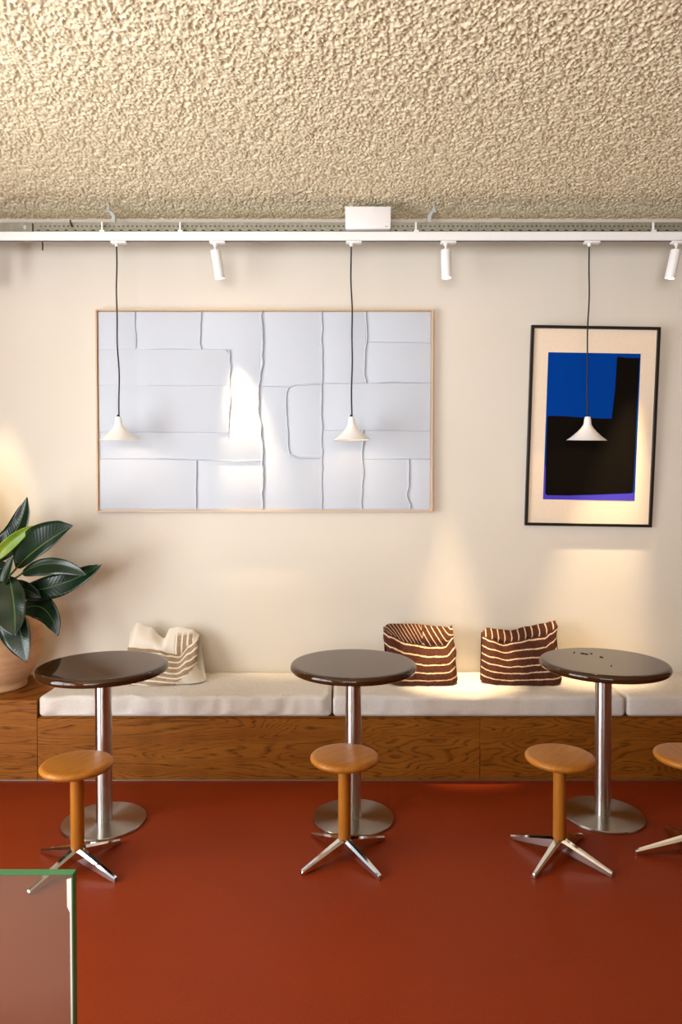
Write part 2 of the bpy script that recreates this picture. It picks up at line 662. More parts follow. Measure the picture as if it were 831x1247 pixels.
PT = 0.432
plat = thing('plant_platform', 'raised stained oak box left of the seat pads carrying the potted plant', 'platform', (L0 - 0.002, BY, 0))
PL = ROOM_L + 0.01 - L0
link('carcass', box(PL, -0.0005, 0.0195, D, 0.0, PT - 0.0205, M['veneer']), plat)
link('front_panel', box(PL, 0, 0, 0.019, 0.0055, PT - 0.0205, M['veneer'], 0.0012, 1), plat)
link('top_board', box(PL, 0, 0, D, PT - 0.02, PT, M['veneer'], 0.0015, 1), plat)
link('floor_strip', box(PL, 0, -0.003, 0.019, 0.0, 0.0055, M['alu']), plat)

vn5 = VNoise(11)


def pad_disp(seed, amp):
    def f(p, nrm):
        q = p.copy()
        # soft crown on top, slack vertical puckers along the front
        wv = float(vn5(np.array(p.x * 26 + seed), np.array(p.z * 5 + p.y * 3)))
        w2 = float(vn5(np.array(p.x * 9 + seed), np.array(p.y * 9 + 40)))
        if p.z > 0.02:
            if nrm.y < -0.3:
                q.y += amp * (wv - 0.5) * 1.6
            if nrm.z > 0.3:
                q.z += 0.006 * (w2 - 0.5) + amp * 0.5 * (wv - 0.5) * max(0.0, -p.y / 0.25)
        return q
    return f


PAD = (('white linen seat pad in front of the plant, nearest the left end', -1.618, -0.052, 0.018),
       ('white linen seat pad carrying the two brown striped pillows', -0.043, 1.522, 0.007),
       ('white linen seat pad at the right end, beyond the right-hand table', 1.531, 3.08, 0.007))
for i, (lab, a, b, amp) in enumerate(PAD):
    me = rounded_box(b - a, D - 0.012, 0.112, 0.024, 0.022, M['linen'], pad_disp(i * 37.3, amp))
    o = link('seat_pad', me, None, ((a + b) / 2, BY + D / 2 - 0.003, BT + 0.001))
    o['label'] = lab
    o['category'] = 'seat cushion'
    o['group'] = 'white seat pads on the bench'
PADZ = BT + 0.113

# ------------------------------------------------------------------ tables


def make_table(label, x, y):
    t = thing('pedestal_table', label, 'table', (x, y, 0), group='round pedestal tables in front of the bench')
    prof = [(0, 0.702), (0.27, 0.702), (0.284, 0.704), (0.2905, 0.708), (0.2945, 0.714), (0.296, 0.721), (0.2945, 0.728),
            (0.291, 0.734), (0.285, 0.7385), (0.278, 0.7399), (0.27, 0.74), (0, 0.74)]
    link('tabletop', lathe(prof, M['top'], 128, 60), t)
    link('mounting_plate', lathe([(0, 0.693), (0.12, 0.693), (0.12, 0.7018), (0, 0.7018)], M['dark'], 40), t)
    link('column', lathe([(0.0375, 0.0112), (0.0375, 0.6928)], M['tube'], 64), t)
    link('base_disc', lathe([(0, 0), (0.1895, 0.0), (0.1905, 0.0015), (0.1905, 0.0085), (0.1885, 0.011), (0, 0.0112)], M['disc'], 128, 30), t)
    return t


t1 = make_table('brown round pedestal table nearest the potted plant', -1.1045, 3.1507)
t2 = make_table('brown round pedestal table in the middle, in front of the gap between seat pads', 0.0582, 3.1868)
t3 = make_table('brown round pedestal table with dark specks on its top, below the blue picture', 1.2455, 3.2182)

# small dark specks on top of the third table
for (x, y, ln, a, lab) in ((1.163, 3.385, 0.012, 0.3, 'tiny dark crumb on the right-hand table, leftmost of the specks'),
                           (1.203, 3.356, 0.040, -0.5, 'longest curled dark crumb on the right-hand table top'),
                           (1.240, 3.362, 0.014, 0.2, 'small dark crumb on the right-hand table beside the long curled one'),
                           (1.260, 3.285, 0.018, -0.7, 'thin dark crumb on the right-hand table, furthest right of the specks'),
                           (1.241, 3.115, 0.009, 0.4, 'single dark crumb on the right-hand table nearest its front edge')):
    pts = [(-ln / 2, 0, 0.0010), (-ln / 4, ln * 0.14, 0.0016), (0, ln * 0.02, 0.0018), (ln / 4, -ln * 0.06, 0.0015), (ln / 2, ln * 0.1, 0.0010)]
    o = link('crumb', tube(pts, [0.0008, 0.0024, 0.0014, 0.0022, 0.0008], M['crumb'], 6, True, (1, 0.5)), None, (x, y, 0.7403), (0, 0, a))
    o['label'] = lab
    o['category'] = 'crumb'
    o['group'] = 'crumbs on the right-hand table'

# ------------------------------------------------------------------ stools


def arm_mesh():
    """tapering chrome arm, wide and deep at the hub, thin at the tip which touches the floor"""
    secs = []
    for (x, w, z0, z1) in ((0.012, 0.019, 0.040, 0.084), (0.03, 0.0185, 0.036, 0.0815), (0.215, 0.0095, 0.002, 0.0215), (0.2235, 0.0085, 0.0, 0.0185), (0.226, 0.006, 0.002, 0.014)):
        secs.append([(x, -w, z0), (x, -w, z1 - w * 0.55), (x, -w * 0.55, z1), (x, w * 0.55, z1), (x, w, z1 - w * 0.55), (x, w, z0)])
    v = [p for s in secs for p in s]
    f = []
    for i in range(len(secs) - 1):
        for k in range(6):
            j = (k + 1) % 6
            f.append((i * 6 + k, i * 6 + j, (i + 1) * 6 + j, (i + 1) * 6 + k))
    f += [tuple(range(6)), tuple(range(len(v) - 6, len(v)))]
    bm = bmesh.new()
    me = bpy.data.meshes.new('t')
    me.from_pydata(v, [], f)
    bm.from_mesh(me)
    bpy.data.meshes.remove(me)
    return bm_mesh(bm, M['chrome'], True, 25)


def make_stool():
    t = thing('wooden_stool', '', 'stool')
    prof = [(0, 0.402), (0.118, 0.402), (0.130, 0.404), (0.138, 0.4085), (0.1428, 0.4145), (0.1442, 0.4195), (0.143, 0.425), (0.139, 0.430), (0.133, 0.433), (0.124, 0.434), (0.05, 0.4335), (0, 0.4335)]
    link('seat', lathe(prof, M['honey'], 96, 60), t)
    link('post', lathe([(0, 0.081), (0.0262, 0.081), (0.0268, 0.084), (0.0268, 0.4018), (0, 0.4018)], M['honey_post'], 40, 40), t)
    link('hub', lathe([(0, 0.034), (0.022, 0.034), (0.022, 0.0805), (0, 0.0805)], M['chrome'], 24), t)
    am = arm_mesh()
    for k in range(4):
        link('leg', am, t, (0, 0, 0), (0, 0, k * PI / 2))
    return t


st = make_stool()
SPOTS = ((-1.079, 2.764, 60.1, 'round wooden stool on a chrome star base nearest the green-edged glass'),
         (0.015, 2.844, 39.2, 'round wooden stool on a chrome star base in front of the middle table'),
         (0.920, 2.843, 46.7, 'round wooden stool on a chrome star base left of the right-hand table column'),
         (1.472, 2.852, 87.0, 'round wooden stool cut off by the right edge of the picture'))
for i, (x, y, a, lab) in enumerate(SPOTS):
    o = st if i == 0 else copy_tree(st)
    o.location = (x, y, 0)
    o.rotation_euler = (0, 0, R(a))
    o['label'] = lab
    o['group'] = 'wooden stools on the red floor'

# ------------------------------------------------------------------ lighting track and cable tray
TD = 3.88
track = thing('lighting_track', 'long white lighting track running across under the metal cable tray', 'track light rail', (0, TD, 2.957))
link('rail', box(ROOM_L + 0.01, 3.0, -0.018, 0.018, 0, 0.048, M['white'], 0.002, 1), track)
link('conductor_slot', box(ROOM_L + 0.01, 3.0, -0.007, 0.007, -0.0015, -0.0001, M['dark']), track)
for x in (-1.345, -0.905, 0.424, 1.762):
    bm = bmesh.new()
    for (c, s) in (((0, 0, 0.054), (0.026, 0.026, 0.012)), ((-0.002, 0, 0.083), (0.009, 0.012, 0.046))):
        bmesh.ops.create_cube(bm, size=1, matrix=Matrix.Translation(c) @ Matrix.Diagonal((*s, 1)))
    link('hanger_clip', bm_mesh(bm, M['white'], False), track, (x, 0.0, 0))

tray = thing('cable_tray', 'perforated galvanised cable tray hung under the textured ceiling above the white track', 'cable tray', (0, 3.905, 3.0065))


def strip_with_holes(x0, x1, z0, z1, y, pitch, w, off, verts, faces):
    x = x0
    k = 0
    cuts = []
    p = x0 + off
    while p + w < x1:
        cuts.append((p, p + w))
        p += pitch
    a = x0
    for (p, q) in cuts + [(x1, x1)]:
        i = len(verts)
        verts += [(a, y, z0), (p, y, z0), (p, y, z1), (a, y, z1)]
        faces.append((i, i + 1, i + 2, i + 3))
        a = q


def solid_strip(x0, x1, z0, z1, y, verts, faces):
    i = len(verts)
    verts += [(x0, y, z0), (x1, y, z0), (x1, y, z1), (x0, y, z1)]
    faces.append((i, i + 1, i + 2, i + 3))


def tray_face(x0, x1):
    v, f = [], []
    solid_strip(x0, x1, 0.0, 0.019, 0, v, f)
    strip_with_holes(x0, x1, 0.019, 0.025, 0, 0.052, 0.017, 0.02, v, f)
    solid_strip(x0, x1, 0.025, 0.042, 0, v, f)
    strip_with_holes(x0, x1, 0.042, 0.049, 0, 0.026, 0.007, 0.012, v, f)
    solid_strip(x0, x1, 0.049, 0.0675, 0, v, f)
    # folded bottom and top lips
    i = len(v)
    v += [(x0, 0, 0), (x1, 0, 0), (x1, 0.12, 0), (x0, 0.12, 0), (x0, 0.12, 0.0675), (x1, 0.12, 0.0675), (x0, 0, 0.0675), (x1, 0, 0.0675), (x1, 0.12, 0.0675), (x0, 0.12, 0.0675)]
    f += [(i, i + 1, i + 2, i + 3), (i + 3, i + 2, i + 5, i + 4), (i + 6, i + 7, i + 8, i + 9)]
    return py_mesh(v, f, M['galv'], False)


link('tray_length', tray_face(-1.745, 0.78), tray)
link('tray_length', tray_face(0.782, 3.0), tray)
link('end_plate', box(ROOM_L + 0.01, -1.752, 0.0, 0.12, 0.0, 0.066, M['galv'], 0.001, 1), tray, label='plain unperforated end length of tray')
link('joint_plate', box(-1.83, -1.752, -0.004, -0.0005, 0.004, 0.0665, M['galv'], 0.001, 1), tray)
link('bolt', lathe([(0, 0), (0.011, 0), (0.011, 0.006), (0.005, 0.0065), (0.005, 0.014), (0, 0.014)], M['zinc'], 6), tray, (-1.79, -0.0045, 0.037), (R(90), 0, 0))
for x, mir in ((-1.315, 1), (0.52, -1)):
    hg = link('hanger', py_mesh([], [], M['zinc']), tray, (x, 0.03, 0))
    hg.data = tube([(-0.012 * mir, 0, 0.184), (-0.012 * mir, 0, 0.142)], 0.005, M['zinc'], 8)
    link('nut', lathe([(0, 0), (0.013, 0), (0.013, 0.016), (0, 0.016)], M['zinc'], 6), hg, (-0.012 * mir, 0, 0.140))
    z = [(-0.022 * mir, 0.139), (0.002 * mir, 0.139), (0.024 * mir, 0.116), (0.024 * mir, 0.0), ]
    bm = bmesh.new()
    pts = [(-0.024, 0.139), (0.004, 0.139), (0.026, 0.112), (0.026, 0.062), (0.006, 0.062), (0.006, 0.108), (-0.006, 0.131), (-0.024, 0.131)]
    fr = [bm.verts.new((a * mir, -0.012, b)) for a, b in pts]
    bk = [bm.verts.new((a * mir, 0.012, b)) for a, b in pts]
    bm.faces.new(fr)
    bm.faces.new(bk[::-1])
    for k in range(8):
        j = (k + 1) % 8
        bm.faces.new((fr[k], bk[k], bk[j], fr[j]))
    link('bracket', bm_mesh(bm, M['zinc'], False), hg, (0, 0, 0))

tie = thing('cable_tie', 'short black cable tie sticking over the tray above the left pendant lamp', 'cable tie', (-1.532, 3.898, 3.044))
link('strap', tube([(-0.002, 0, 0.040), (0.001, -0.004, 0.026), (0.004, -0.003, 0.012), (0.009, -0.002, 0.0)], 0.0045, M['cord'], 6, True, (1, 0.5)), tie)
wire = thing('cable_end', 'short black cable end hanging below the track near the left edge', 'cable', (-1.688, 3.888, 2.91))
link('sheath', tube([(0.0, 0, 0.0465), (0.001, 0, 0.03), (0.0, 0, 0.0)], 0.004, M['cord'], 6), wire)

jb = thing('junction_box', 'white rectangular electrical box fixed on the cable tray above the middle pendant lamp', 'electrical box', (0.152, 3.868, 3.020))
bm = bmesh.new()
pts = [(-0.127, -0.002, 0.002), (0.127, -0.002, 0.002), (0.1295, -0.002, 0.127), (-0.1295, -0.002, 0.127)]
fr = [bm.verts.new(p) for p in pts]
bk = [bm.verts.new((p[0] * 0.985, 0.034, p[2])) for p in pts]
bm.faces.new(fr)
bm.faces.new(bk[::-1])
for k in range(4):
    j = (k + 1) % 4
    bm.faces.new((fr[k], bk[k], bk[j], fr[j]))
bmesh.ops.bevel(bm, geom=bm.edges[:], offset=0.004, segments=2, affect='EDGES', profile=0.5)
link('cover', bm_mesh(bm, M['whitebox']), jb)
link('back_plate', box(-0.122, 0.122, 0.0345, 0.0365, -0.002, 0.122, M['galv']), jb)
link('maker_mark', box(0.094, 0.112, -0.0034, -0.0021, 0.012, 0.018, M['grey_ink'], 0.001, 1), jb, label='small grey oval mark in the lower right corner')

# ------------------------------------------------------------------ pendants and spots
SHADE = [(0.0135, 0.133), (0.0165, 0.128), (0.019, 0.112), (0.020, 0.098), (0.0235, 0.085), (0.034, 0.069), (0.054, 0.047), (0.080, 0.023), (0.104, 0.005), (0.1105, 0.0),
         (0.1075, 0.0), (0.101, 0.003), (0.077, 0.020), (0.051, 0.044), (0.031, 0.066), (0.0205, 0.083), (0.017, 0.097), (0.015, 0.125), (0.0, 0.129)]
lamp_bulb = lathe([(0, -0.012), (0.008, -0.0105), (0.0125, -0.006), (0.0145, 0.001), (0.013, 0.009), (0.009, 0.016), (0.007, 0.022), (0, 0.022)], M['bulb'], 20, 60)
adapter_me = box(-0.030, 0.058, -0.017, 0.017, -0.013, -0.0017, M['white'], 0.003, 2)
shade_me = lathe(SHADE, M['shade'], 64, 60)


def lamp_light(name, kind, energy, col, parent, loc, rot=(0, 0, 0), size=0.014, angle=None, blend=0.5):
    l = bpy.data.lights.new(name, kind)
    l.energy = energy
    l.color = col
    l.shadow_soft_size = size
    if angle:
        l.spot_size = R(angle)
        l.spot_blend = blend
    o = bpy.data.objects.new(name, l)
    C.objects.link(o)
    o.parent = parent
    o.location = loc
    o.rotation_euler = rot
    return o


WARM = (1.0, 0.72, 0.42)
PEND = ((-1.267, 0.007, 0.0, (4.5, 0.0), 'white porcelain pendant lamp hanging over the left end of the white relief artwork', 1),
        (0.058, 0.004, 0.0, (1.5, -1.5), 'white porcelain pendant lamp with glowing inside over the middle table', 2),
        (1.401, -0.006, 0.0, (4.5, 0.5), 'white porcelain pendant lamp hanging in front of the blue and black picture', 3))
for (x, dx, dy, tilt, lab, sd) in PEND:
    t = thing('pendant_lamp', lab, 'pendant lamp', (x, TD, 2.957), group='pendant lamps on the track')
    link('adapter', adapter_me, t)
    link('cord_grip', lathe([(0, 0), (0.011, 0), (0.009, -0.014), (0.004, -0.018), (0, -0.018)], M['white'], 20), t, (0, 0, -0.0125))
    rnd = random.Random(sd)
    n = 22
    L = 0.985
    path = []
    for i in range(n + 1):
        u = i / n
        w = 0.0045 * math.sin(u * 7 + sd * 2.1) * math.sin(u * PI) + 0.0025 * math.sin(u * 17 + sd) * math.sin(u * PI)
        path.append((dx * u + w, w * 0.5, -0.03 - (L - 0.03) * u))
    link('cord', tube(path, 0.0042, M['cord'], 8), t)
    sh = link('shade', shade_me, t, (dx, 0, -1.142 + 0.022), (R(tilt[0]), R(tilt[1]), 0))
    link('cord_gland', lathe([(0, 0), (0.008, 0), (0.008, 0.010), (0.0045, 0.015), (0, 0.015)], M['cord'], 20), sh, (0, 0, 0.1295))
    link('bulb', lamp_bulb, sh, (0, 0, 0.060))
    lamp_light('bulb_light', 'POINT', 0.7, WARM, sh, (0, 0, 0.040), size=0.012)

spot_body = lathe([(0, 0.158), (0.020, 0.158), (0.0265, 0.155), (0.028, 0.150), (0.028, 0.002), (0.027, 0.0), (0.0245, 0.0), (0.0245, 0.012), (0, 0.0121)], M['white'], 40, 40)
SPT = ((-2.003, 2, -4.5, 'white cylinder spotlight at the far left end of the track, above the plant', 240),
       (-0.711, -8, -11.5, 'white cylinder spotlight aimed down onto the white relief artwork', 130),
       (0.591, -2, -1.2, 'white cylinder spotlight pointing straight down between the two pictures', 560),
       (1.892, 9.5, -6, 'white cylinder spotlight at the right edge tilted towards the blue picture', 430))
for k, (x, ry, rx, lab, en) in enumerate(SPT):
    t = thing('track_spotlight', lab, 'spotlight', (x, TD, 2.957), group='spotlights on the track')
    link('adapter', adapter_me, t)
    link('swivel', lathe([(0, -0.0128), (0.012, -0.0128), (0.012, -0.024), (0.006, -0.026), (0.006, -0.048), (0, -0.048)], M['white'], 20), t)
    rot = (R(rx), R(ry), 0)
    bd = link('body', spot_body, t, None, None)
    mtx = Matrix.Rotation(R(ry), 4, 'Y') @ Matrix.Rotation(R(-rx), 4, 'X')
    bd.matrix_local = Matrix.Translation((0, 0, -0.042)) @ mtx @ Matrix.Translation((0, 0, -0.162))
    link('lens', lathe([(0, 0.004), (0.024, 0.004), (0.024, 0.0105), (0, 0.0105)], M['lens'], 24), bd)
    lamp_light('beam', 'SPOT', en, (1.0, 0.76, 0.45), bd, (0, 0, -0.004), (0, 0, 0), 0.018, (28, 26, 21, 25)[k], 1.0)

# ------------------------------------------------------------------ white relief artwork (local units: 1 u = 4.98 mm, u right, w down)
U = 0.00498
art = thing('relief_artwork', 'large white relief artwork of raised panels in a pale wood frame', 'artwork', (-0.459, WALL_Y - 0.002, 2.032))


def au(u, w):
    return ((u - 324.0) * U, (501.0 - w) * U)


AX0, AZ1 = au(121, 379.3)
AX1, AZ0 = au(527, 622.8)
for nm, b in (('frame_rail', (AX0, AX1, AZ1 - 0.009, AZ1)), ('frame_rail', (AX0, AX1, AZ0, AZ0 + 0.009)),
              ('frame_stile', (AX0, AX0 + 0.009, AZ0 + 0.009, AZ1 - 0.009)), ('frame_stile', (AX1 - 0.009, AX1, AZ0 + 0.009, AZ1 - 0.009))):
    link(nm, box(b[0], b[1], -0.048, -0.001, b[2], b[3], M['frame_oak'], 0.001, 1), art)
link('backing_board', box(AX0 + 0.009, AX1 - 0.009, -0.022, -0.003, AZ0 + 0.009, AZ1 - 0.009, M['canvas']), art)

PANELS = [
    ([(124, 382), (168, 382), (168, 427), (124, 427)], 4),
    ([(168, 382), (247, 382), (247, 427), (168, 427)], 3),
    ([(247, 382), (321, 382), (317, 470), (317, 530), (320, 561), (124, 558), (124, 526), (281, 527), (282, 470), (282, 434), (277, 427), (247, 427)], 0),
    ([(124, 427), (277, 427), (282, 434), (282, 470), (124, 470)], 6),
    ([(124, 470), (282, 470), (281, 527), (124, 526)], 5),
    ([(124, 558), (241, 560), (241, 619), (124, 619)], 3),
    ([(241, 560), (320, 561), (320, 619), (241, 619)], 1),
    ([(321, 382), (392, 382), (393, 469), (356, 470), (317, 471)], 0),
    ([(317, 471), (356, 470), (351, 478), (352, 548), (357, 557), (393, 557), (393, 619), (320, 619), (320, 561), (317, 530)], 0),
    ([(351, 478), (356, 470), (393, 469), (393, 557), (357, 557), (352, 548)], 3),
    ([(392, 382), (446, 382), (445, 467), (393, 468)], 2),
    ([(446, 382), (524, 382), (524, 419), (446, 418)], 1),
    ([(446, 418), (524, 419), (524, 467), (445, 467)], 0),
    ([(393, 468), (524, 467), (524, 525), (443, 524), (393, 524)], 1),
    ([(393, 524), (443, 524), (442, 619), (393, 619)], 3),
    ([(443, 524), (524, 525), (524, 559), (443, 559)], 1),
    ([(443, 559), (498, 559), (498, 619), (442, 619)], 2),
    ([(498, 559), (524, 559), (524, 619), (498, 619)], 0),
]
for pts, lift in PANELS:
    bm = bmesh.new()
    cx = sum(p[0] for p in pts) / len(pts)
    vs = [bm.verts.new((au(*p)[0], -0.0222, au(*p)[1])) for p in pts]
    fc = bm.faces.new(vs)
    bmesh.ops.inset_region(bm, faces=[fc], thickness=0.0008, use_even_offset=True)
    inner = [q for q in bm.faces if q is fc][0]
    for q in [q for q in bm.faces if q is not fc]:
        bm.faces.remove(q)
    for vv in [vv for vv in bm.verts if not vv.link_faces]:
        bm.verts.remove(vv)
    ex = bmesh.ops.extrude_face_region(bm, geom=[inner])
    tv = [q for q in ex['geom'] if isinstance(q, bmesh.types.BMVert)]
    bmesh.ops.translate(bm, verts=tv, vec=(0, -(0.006 + 0.0011 * lift), 0))
    te = [e for e in bm.edges if all(q in tv for q in e.verts)]
    bmesh.ops.bevel(bm, geom=te, offset=0.0018, segments=2, affect='EDGES', profile=0.5)
    link('relief_panel', bm_mesh(bm, M['canvas'], True, 50), art)

RIDGES = [  # path, waviness, size
    ([(168.5, 382), (168, 405), (169.5, 415), (168.5, 426)], 0.5, 1), ([(247.5, 382), (247, 410), (246.5, 420), (248, 427)], 0.5, 1),
    ([(321.5, 382), (321.5, 440), (319, 462), (316.5, 471), (316.5, 500), (319, 516), (318.5, 530), (321, 550), (321.5, 590), (320, 605), (320.5, 619)], 1.0, 1.35),
    ([(393, 382), (393, 470), (392, 500), (393, 525), (393, 540), (393.5, 570), (392.5, 600), (393, 619)], 0.6, 1.1),
    ([(446, 382), (447, 405), (446.5, 420), (444.5, 430), (445, 460), (446.5, 467)], 0.7, 1.1),
    ([(443, 524), (442, 560), (443, 580), (441, 600), (441.5, 619)], 0.7, 1.1),
    ([(498, 559), (497, 590), (496, 600), (499, 615), (498.5, 619)], 0.8, 1.1),
    ([(241.5, 561), (241.2, 590), (240.5, 619)], 0.4, 1.1),
    ([(277, 427), (281, 428), (283, 434), (282, 460), (282.5, 490), (281, 510), (280.5, 526)], 0.6, 1.1),
    ([(393, 468), (375, 469), (361, 470), (353, 473), (350.5, 480), (351, 515), (352.5, 545), (355, 554), (364, 557.5), (393, 557)], 0.5, 1.1),
    ([(124, 427), (175, 427), (200, 426), (250, 427), (277, 427)], 0.4, 0.7), ([(124, 469.5), (180, 470), (225, 471), (282, 470)], 0.4, 0.7),
    ([(124, 525), (200, 525.5), (245, 526), (281, 527)], 0.4, 0.7), ([(124, 559), (200, 558), (250, 560), (290, 561.5), (320, 560.5)], 0.5, 0.8),
    ([(317, 471), (352, 472)], 0.3, 0.6), ([(393, 467.5), (446, 467.5), (480, 466), (524, 467)], 0.5, 0.75),
    ([(393, 524), (430, 524.5), (475, 524), (500, 525), (524, 525)], 0.4, 0.7), ([(443, 559), (480, 558.5), (524, 559)], 0.4, 0.7), ([(448, 418), (490, 418), (524, 419)], 0.4, 0.6),
]
wn = VNoise(21)
for ri, (pts, wav, size) in enumerate(RIDGES):
    P = []
    for (a, b) in zip(pts, pts[1:]):
        k = max(2, int(math.hypot(b[0] - a[0], b[1] - a[1]) / 3.0))
        for i in range(k):
            P.append((a[0] + (b[0] - a[0]) * i / k, a[1] + (b[1] - a[1]) * i / k))
    P.append(pts[-1])
    path, rad = [], []
    for i, (u, w) in enumerate(P):
        s = i * 3.0
        j = 3.0 * wav * (float(wn(np.array(s * 0.09 + ri * 7.7), np.array(3.3))) - 0.5) + 1.5 * wav * (float(wn(np.array(s * 0.33 + ri * 5.1), np.array(9.1))) - 0.5)
        vert = abs(P[min(i + 1, len(P) - 1)][1] - P[max(i - 1, 0)][1]) > abs(P[min(i + 1, len(P) - 1)][0] - P[max(i - 1, 0)][0])
        x, z = au(u + (j if vert else 0), w + (0 if vert else j * 0.6))
        path.append((x, -0.0305 - 0.0035 * (size if size > 0.95 else size * 0.4), z))
        rad.append(0.0042 * (size if size > 0.95 else size * 0.72) * (0.85 + 0.35 * float(wn(np.array(s * 0.21 + ri), np.array(1.7)))))
    link('seam_ridge', tube(path, rad, M['canvas'], 8, True, (1.0, 1.5)), art)

# ------------------------------------------------------------------ blue and black picture, hung a little askew and leaning out at the top
pic = thing('framed_print', 'tall black framed print of a blue and black block shape on cream paper', 'picture', (1.509, WALL_Y - 0.026, 1.936), (R(2.4), R(0.95), 0))
PW, PH = 0.770, 1.196
# print coordinates: a right from the left outer edge, b down from the top, as fractions


def pp(a, b):
    return ((a - 0.5) * PW, (0.5 - b) * PH)


fw = 0.017
for nm, b in (('frame_rail', (-PW / 2, PW / 2, PH / 2 - fw, PH / 2)), ('frame_rail', (-PW / 2, PW / 2, -PH / 2, -PH / 2 + fw)),
              ('frame_stile', (-PW / 2, -PW / 2 + fw, -PH / 2 + fw, PH / 2 - fw)), ('frame_stile', (PW / 2 - fw, PW / 2, -PH / 2 + fw, PH / 2 - fw))):
    link(nm, box(b[0], b[1], -0.022, 0.0, b[2], b[3], M['frame_black'], 0.0012, 1), pic)
link('paper', box(-PW / 2 + fw, PW / 2 - fw, -0.006, -0.002, -PH / 2 + fw, PH / 2 - fw, M['paper']), pic)


def flat_poly(pts, y, mat, depth=0.0003):
    bm = bmesh.new()
    a = [bm.verts.new((pp(*p)[0], y - depth, pp(*p)[1])) for p in pts]
    b = [bm.verts.new((pp(*p)[0], y, pp(*p)[1])) for p in pts]
    bm.faces.new(a)
    bm.faces.new(b[::-1])
    for k in range(len(pts)):
        j = (k + 1) % len(pts)
        bm.faces.new((a[k], b[k], b[j], a[j]))
    return bm_mesh(bm, mat, False)


link('blue_field', flat_poly([(0.141, 0.131), (0.86, 0.131), (0.862, 0.867), (0.14, 0.867)], -0.0062, M['blue']), pic)
link('violet_band', flat_poly([(0.141, 0.838), (0.50, 0.842), (0.86, 0.828), (0.862, 0.867), (0.14, 0.867)], -0.0066, M['violet']), pic)
link('violet_edge', flat_poly([(0.141, 0.70), (0.158, 0.70), (0.156, 0.845), (0.14, 0.845)], -0.0066, M['violet']), pic)
link('black_block', flat_poly([(0.152, 0.452), (0.17, 0.446), (0.30, 0.448), (0.50, 0.455), (0.654, 0.456), (0.672, 0.30), (0.676, 0.155), (0.686, 0.147),
                               (0.74, 0.152), (0.80, 0.153), (0.853, 0.152), (0.848, 0.40), (0.85, 0.60), (0.846, 0.820), (0.832, 0.829), (0.62, 0.836), (0.33, 0.846),
                               (0.17, 0.846), (0.156, 0.838), (0.151, 0.62)], -0.0070, M['ink']), pic)

# ------------------------------------------------------------------ throw pillows


def pillow_mesh(w, zf, zs, zt, tback, mat, stripes, band, sideL, sideR, crease, mask=None, thick=0.11):
    """front panel from the seat up to the seam zs(u), slumped band from seam to top edge zt(u), plain back.
    u runs -1..1 across.  stripes: lines up the front panel; band(u,k): stripe count on the band."""
    nu = 56
    rows_f, rows_b, rows_k = 20, 7, 10
    V, A, Mk, F = [], [], [], []
    us = [-1 + 2 * i / nu for i in range(nu + 1)]

    def prof(u):
        return max(0.0, 1 - abs(u) ** 5) ** 0.5

    def xat(u, v):
        s = sideL(v) if u < 0 else sideR(v)
        return w / 2 * u + abs(u) ** 3 * s

    def grid(rows, fn):
        s0 = len(V)
        for u in us:
            for r in range(rows + 1):
                p, a, m = fn(u, r / rows)
                V.append(p)
                A.append(a)
                Mk.append(m)
        for i in range(nu):
            for r in range(rows):
                a = s0 + i * (rows + 1) + r
                F.append((a, a + rows + 1, a + rows + 2, a + 1))

    def front(u, v):
        z = zf(u) + (zs(u) - zf(u)) * v
        bulge = prof(u) * (math.sin(PI * min(1, 0.12 + v * 0.80)) ** 0.6)
        y = -thick * bulge * (1 - 0.45 * v) + 0.10 * v - 0.006
        y += crease(u, v)
        m = mask(u, v) if mask else 1.0
        return (xat(u, v), y, z), stripes(u, v), m

    def seam(u):
        return front(u, 1.0)[0]

    def top(u):
        return Vector((xat(u, 1.0), tback, zt(u)))

    def bandf(u, v):
        a, b = Vector(seam(u)), top(u)
        p = a.lerp(b, v)
        p.y -= 0.030 * math.sin(PI * v) * prof(u)
        p.z -= 0.004 * math.sin(PI * v)
        s, m = band(u, v)
        return tuple(p), s, m

    def back(u, v):
        b, q = top(u), Vector((xat(u, 0), 0.0, zf(u)))
        p = b.lerp(q, v)
        p.y += 0.035 * math.sin(PI * v) * prof(u)
        return tuple(p), 0.5, 1.0 if not mask else 0.0
    grid(rows_f, front)
    grid(rows_b, bandf)
    grid(rows_k, back)
    me = bpy.data.meshes.new('m')
    me.from_pydata(V, [], F)
    for nm, d in (('s', A), ('m', Mk)):
        at = me.attributes.new(nm, 'FLOAT', 'POINT')
        at.data.foreach_set('value', d)
    return finish(me, mat, True, 75)


pn = VNoise(31)


def ns(a, b):
    return float(pn(np.array(a + 50.0), np.array(b + 50.0))) - 0.5


ZP = 0.002


def lerp_pts(pts):
    def f(u):
        for (a, b) in zip(pts, pts[1:]):
            if u <= b[0]:
                t = (u - a[0]) / (b[0] - a[0])
                t = t * t * (3 - 2 * t)
                return a[1] + (b[1] - a[1]) * t
        return pts[-1][1]
    return f


# brown pillow A (left of the pair)
me = pillow_mesh(0.408, lambda u: ZP + 0.004 * (1 - u * u) * 0 + 0.012 * abs(u) ** 6, lerp_pts([(-1, 0.283), (-0.85, 0.262), (-0.4, 0.222), (0.2, 0.198), (0.7, 0.200), (1, 0.255)]),
                 lerp_pts([(-1, 0.292), (-0.85, 0.312), (-0.2, 0.312), (0.6, 0.296), (0.92, 0.29), (1, 0.305)]), 0.150, M['brown'],
                 lambda u, v: 0.35 + 5.0 * v * (1 + 0.0 * u) + 0.15 * ns(u * 2, v * 3), lambda u, v: (9.2 * (u + 0.30 * v) * (1.0 if u < 0.1 else 0.62) + 0.3, 1.0),
                 lambda v: -0.010 * math.sin(v * 9) , lambda v: 0.006 * math.sin(v * 11 + 1), lambda u, v: 0.016 * ns(u * 3 + 4, v * 4) + 0.014 * ns(u * 7, v * 2))
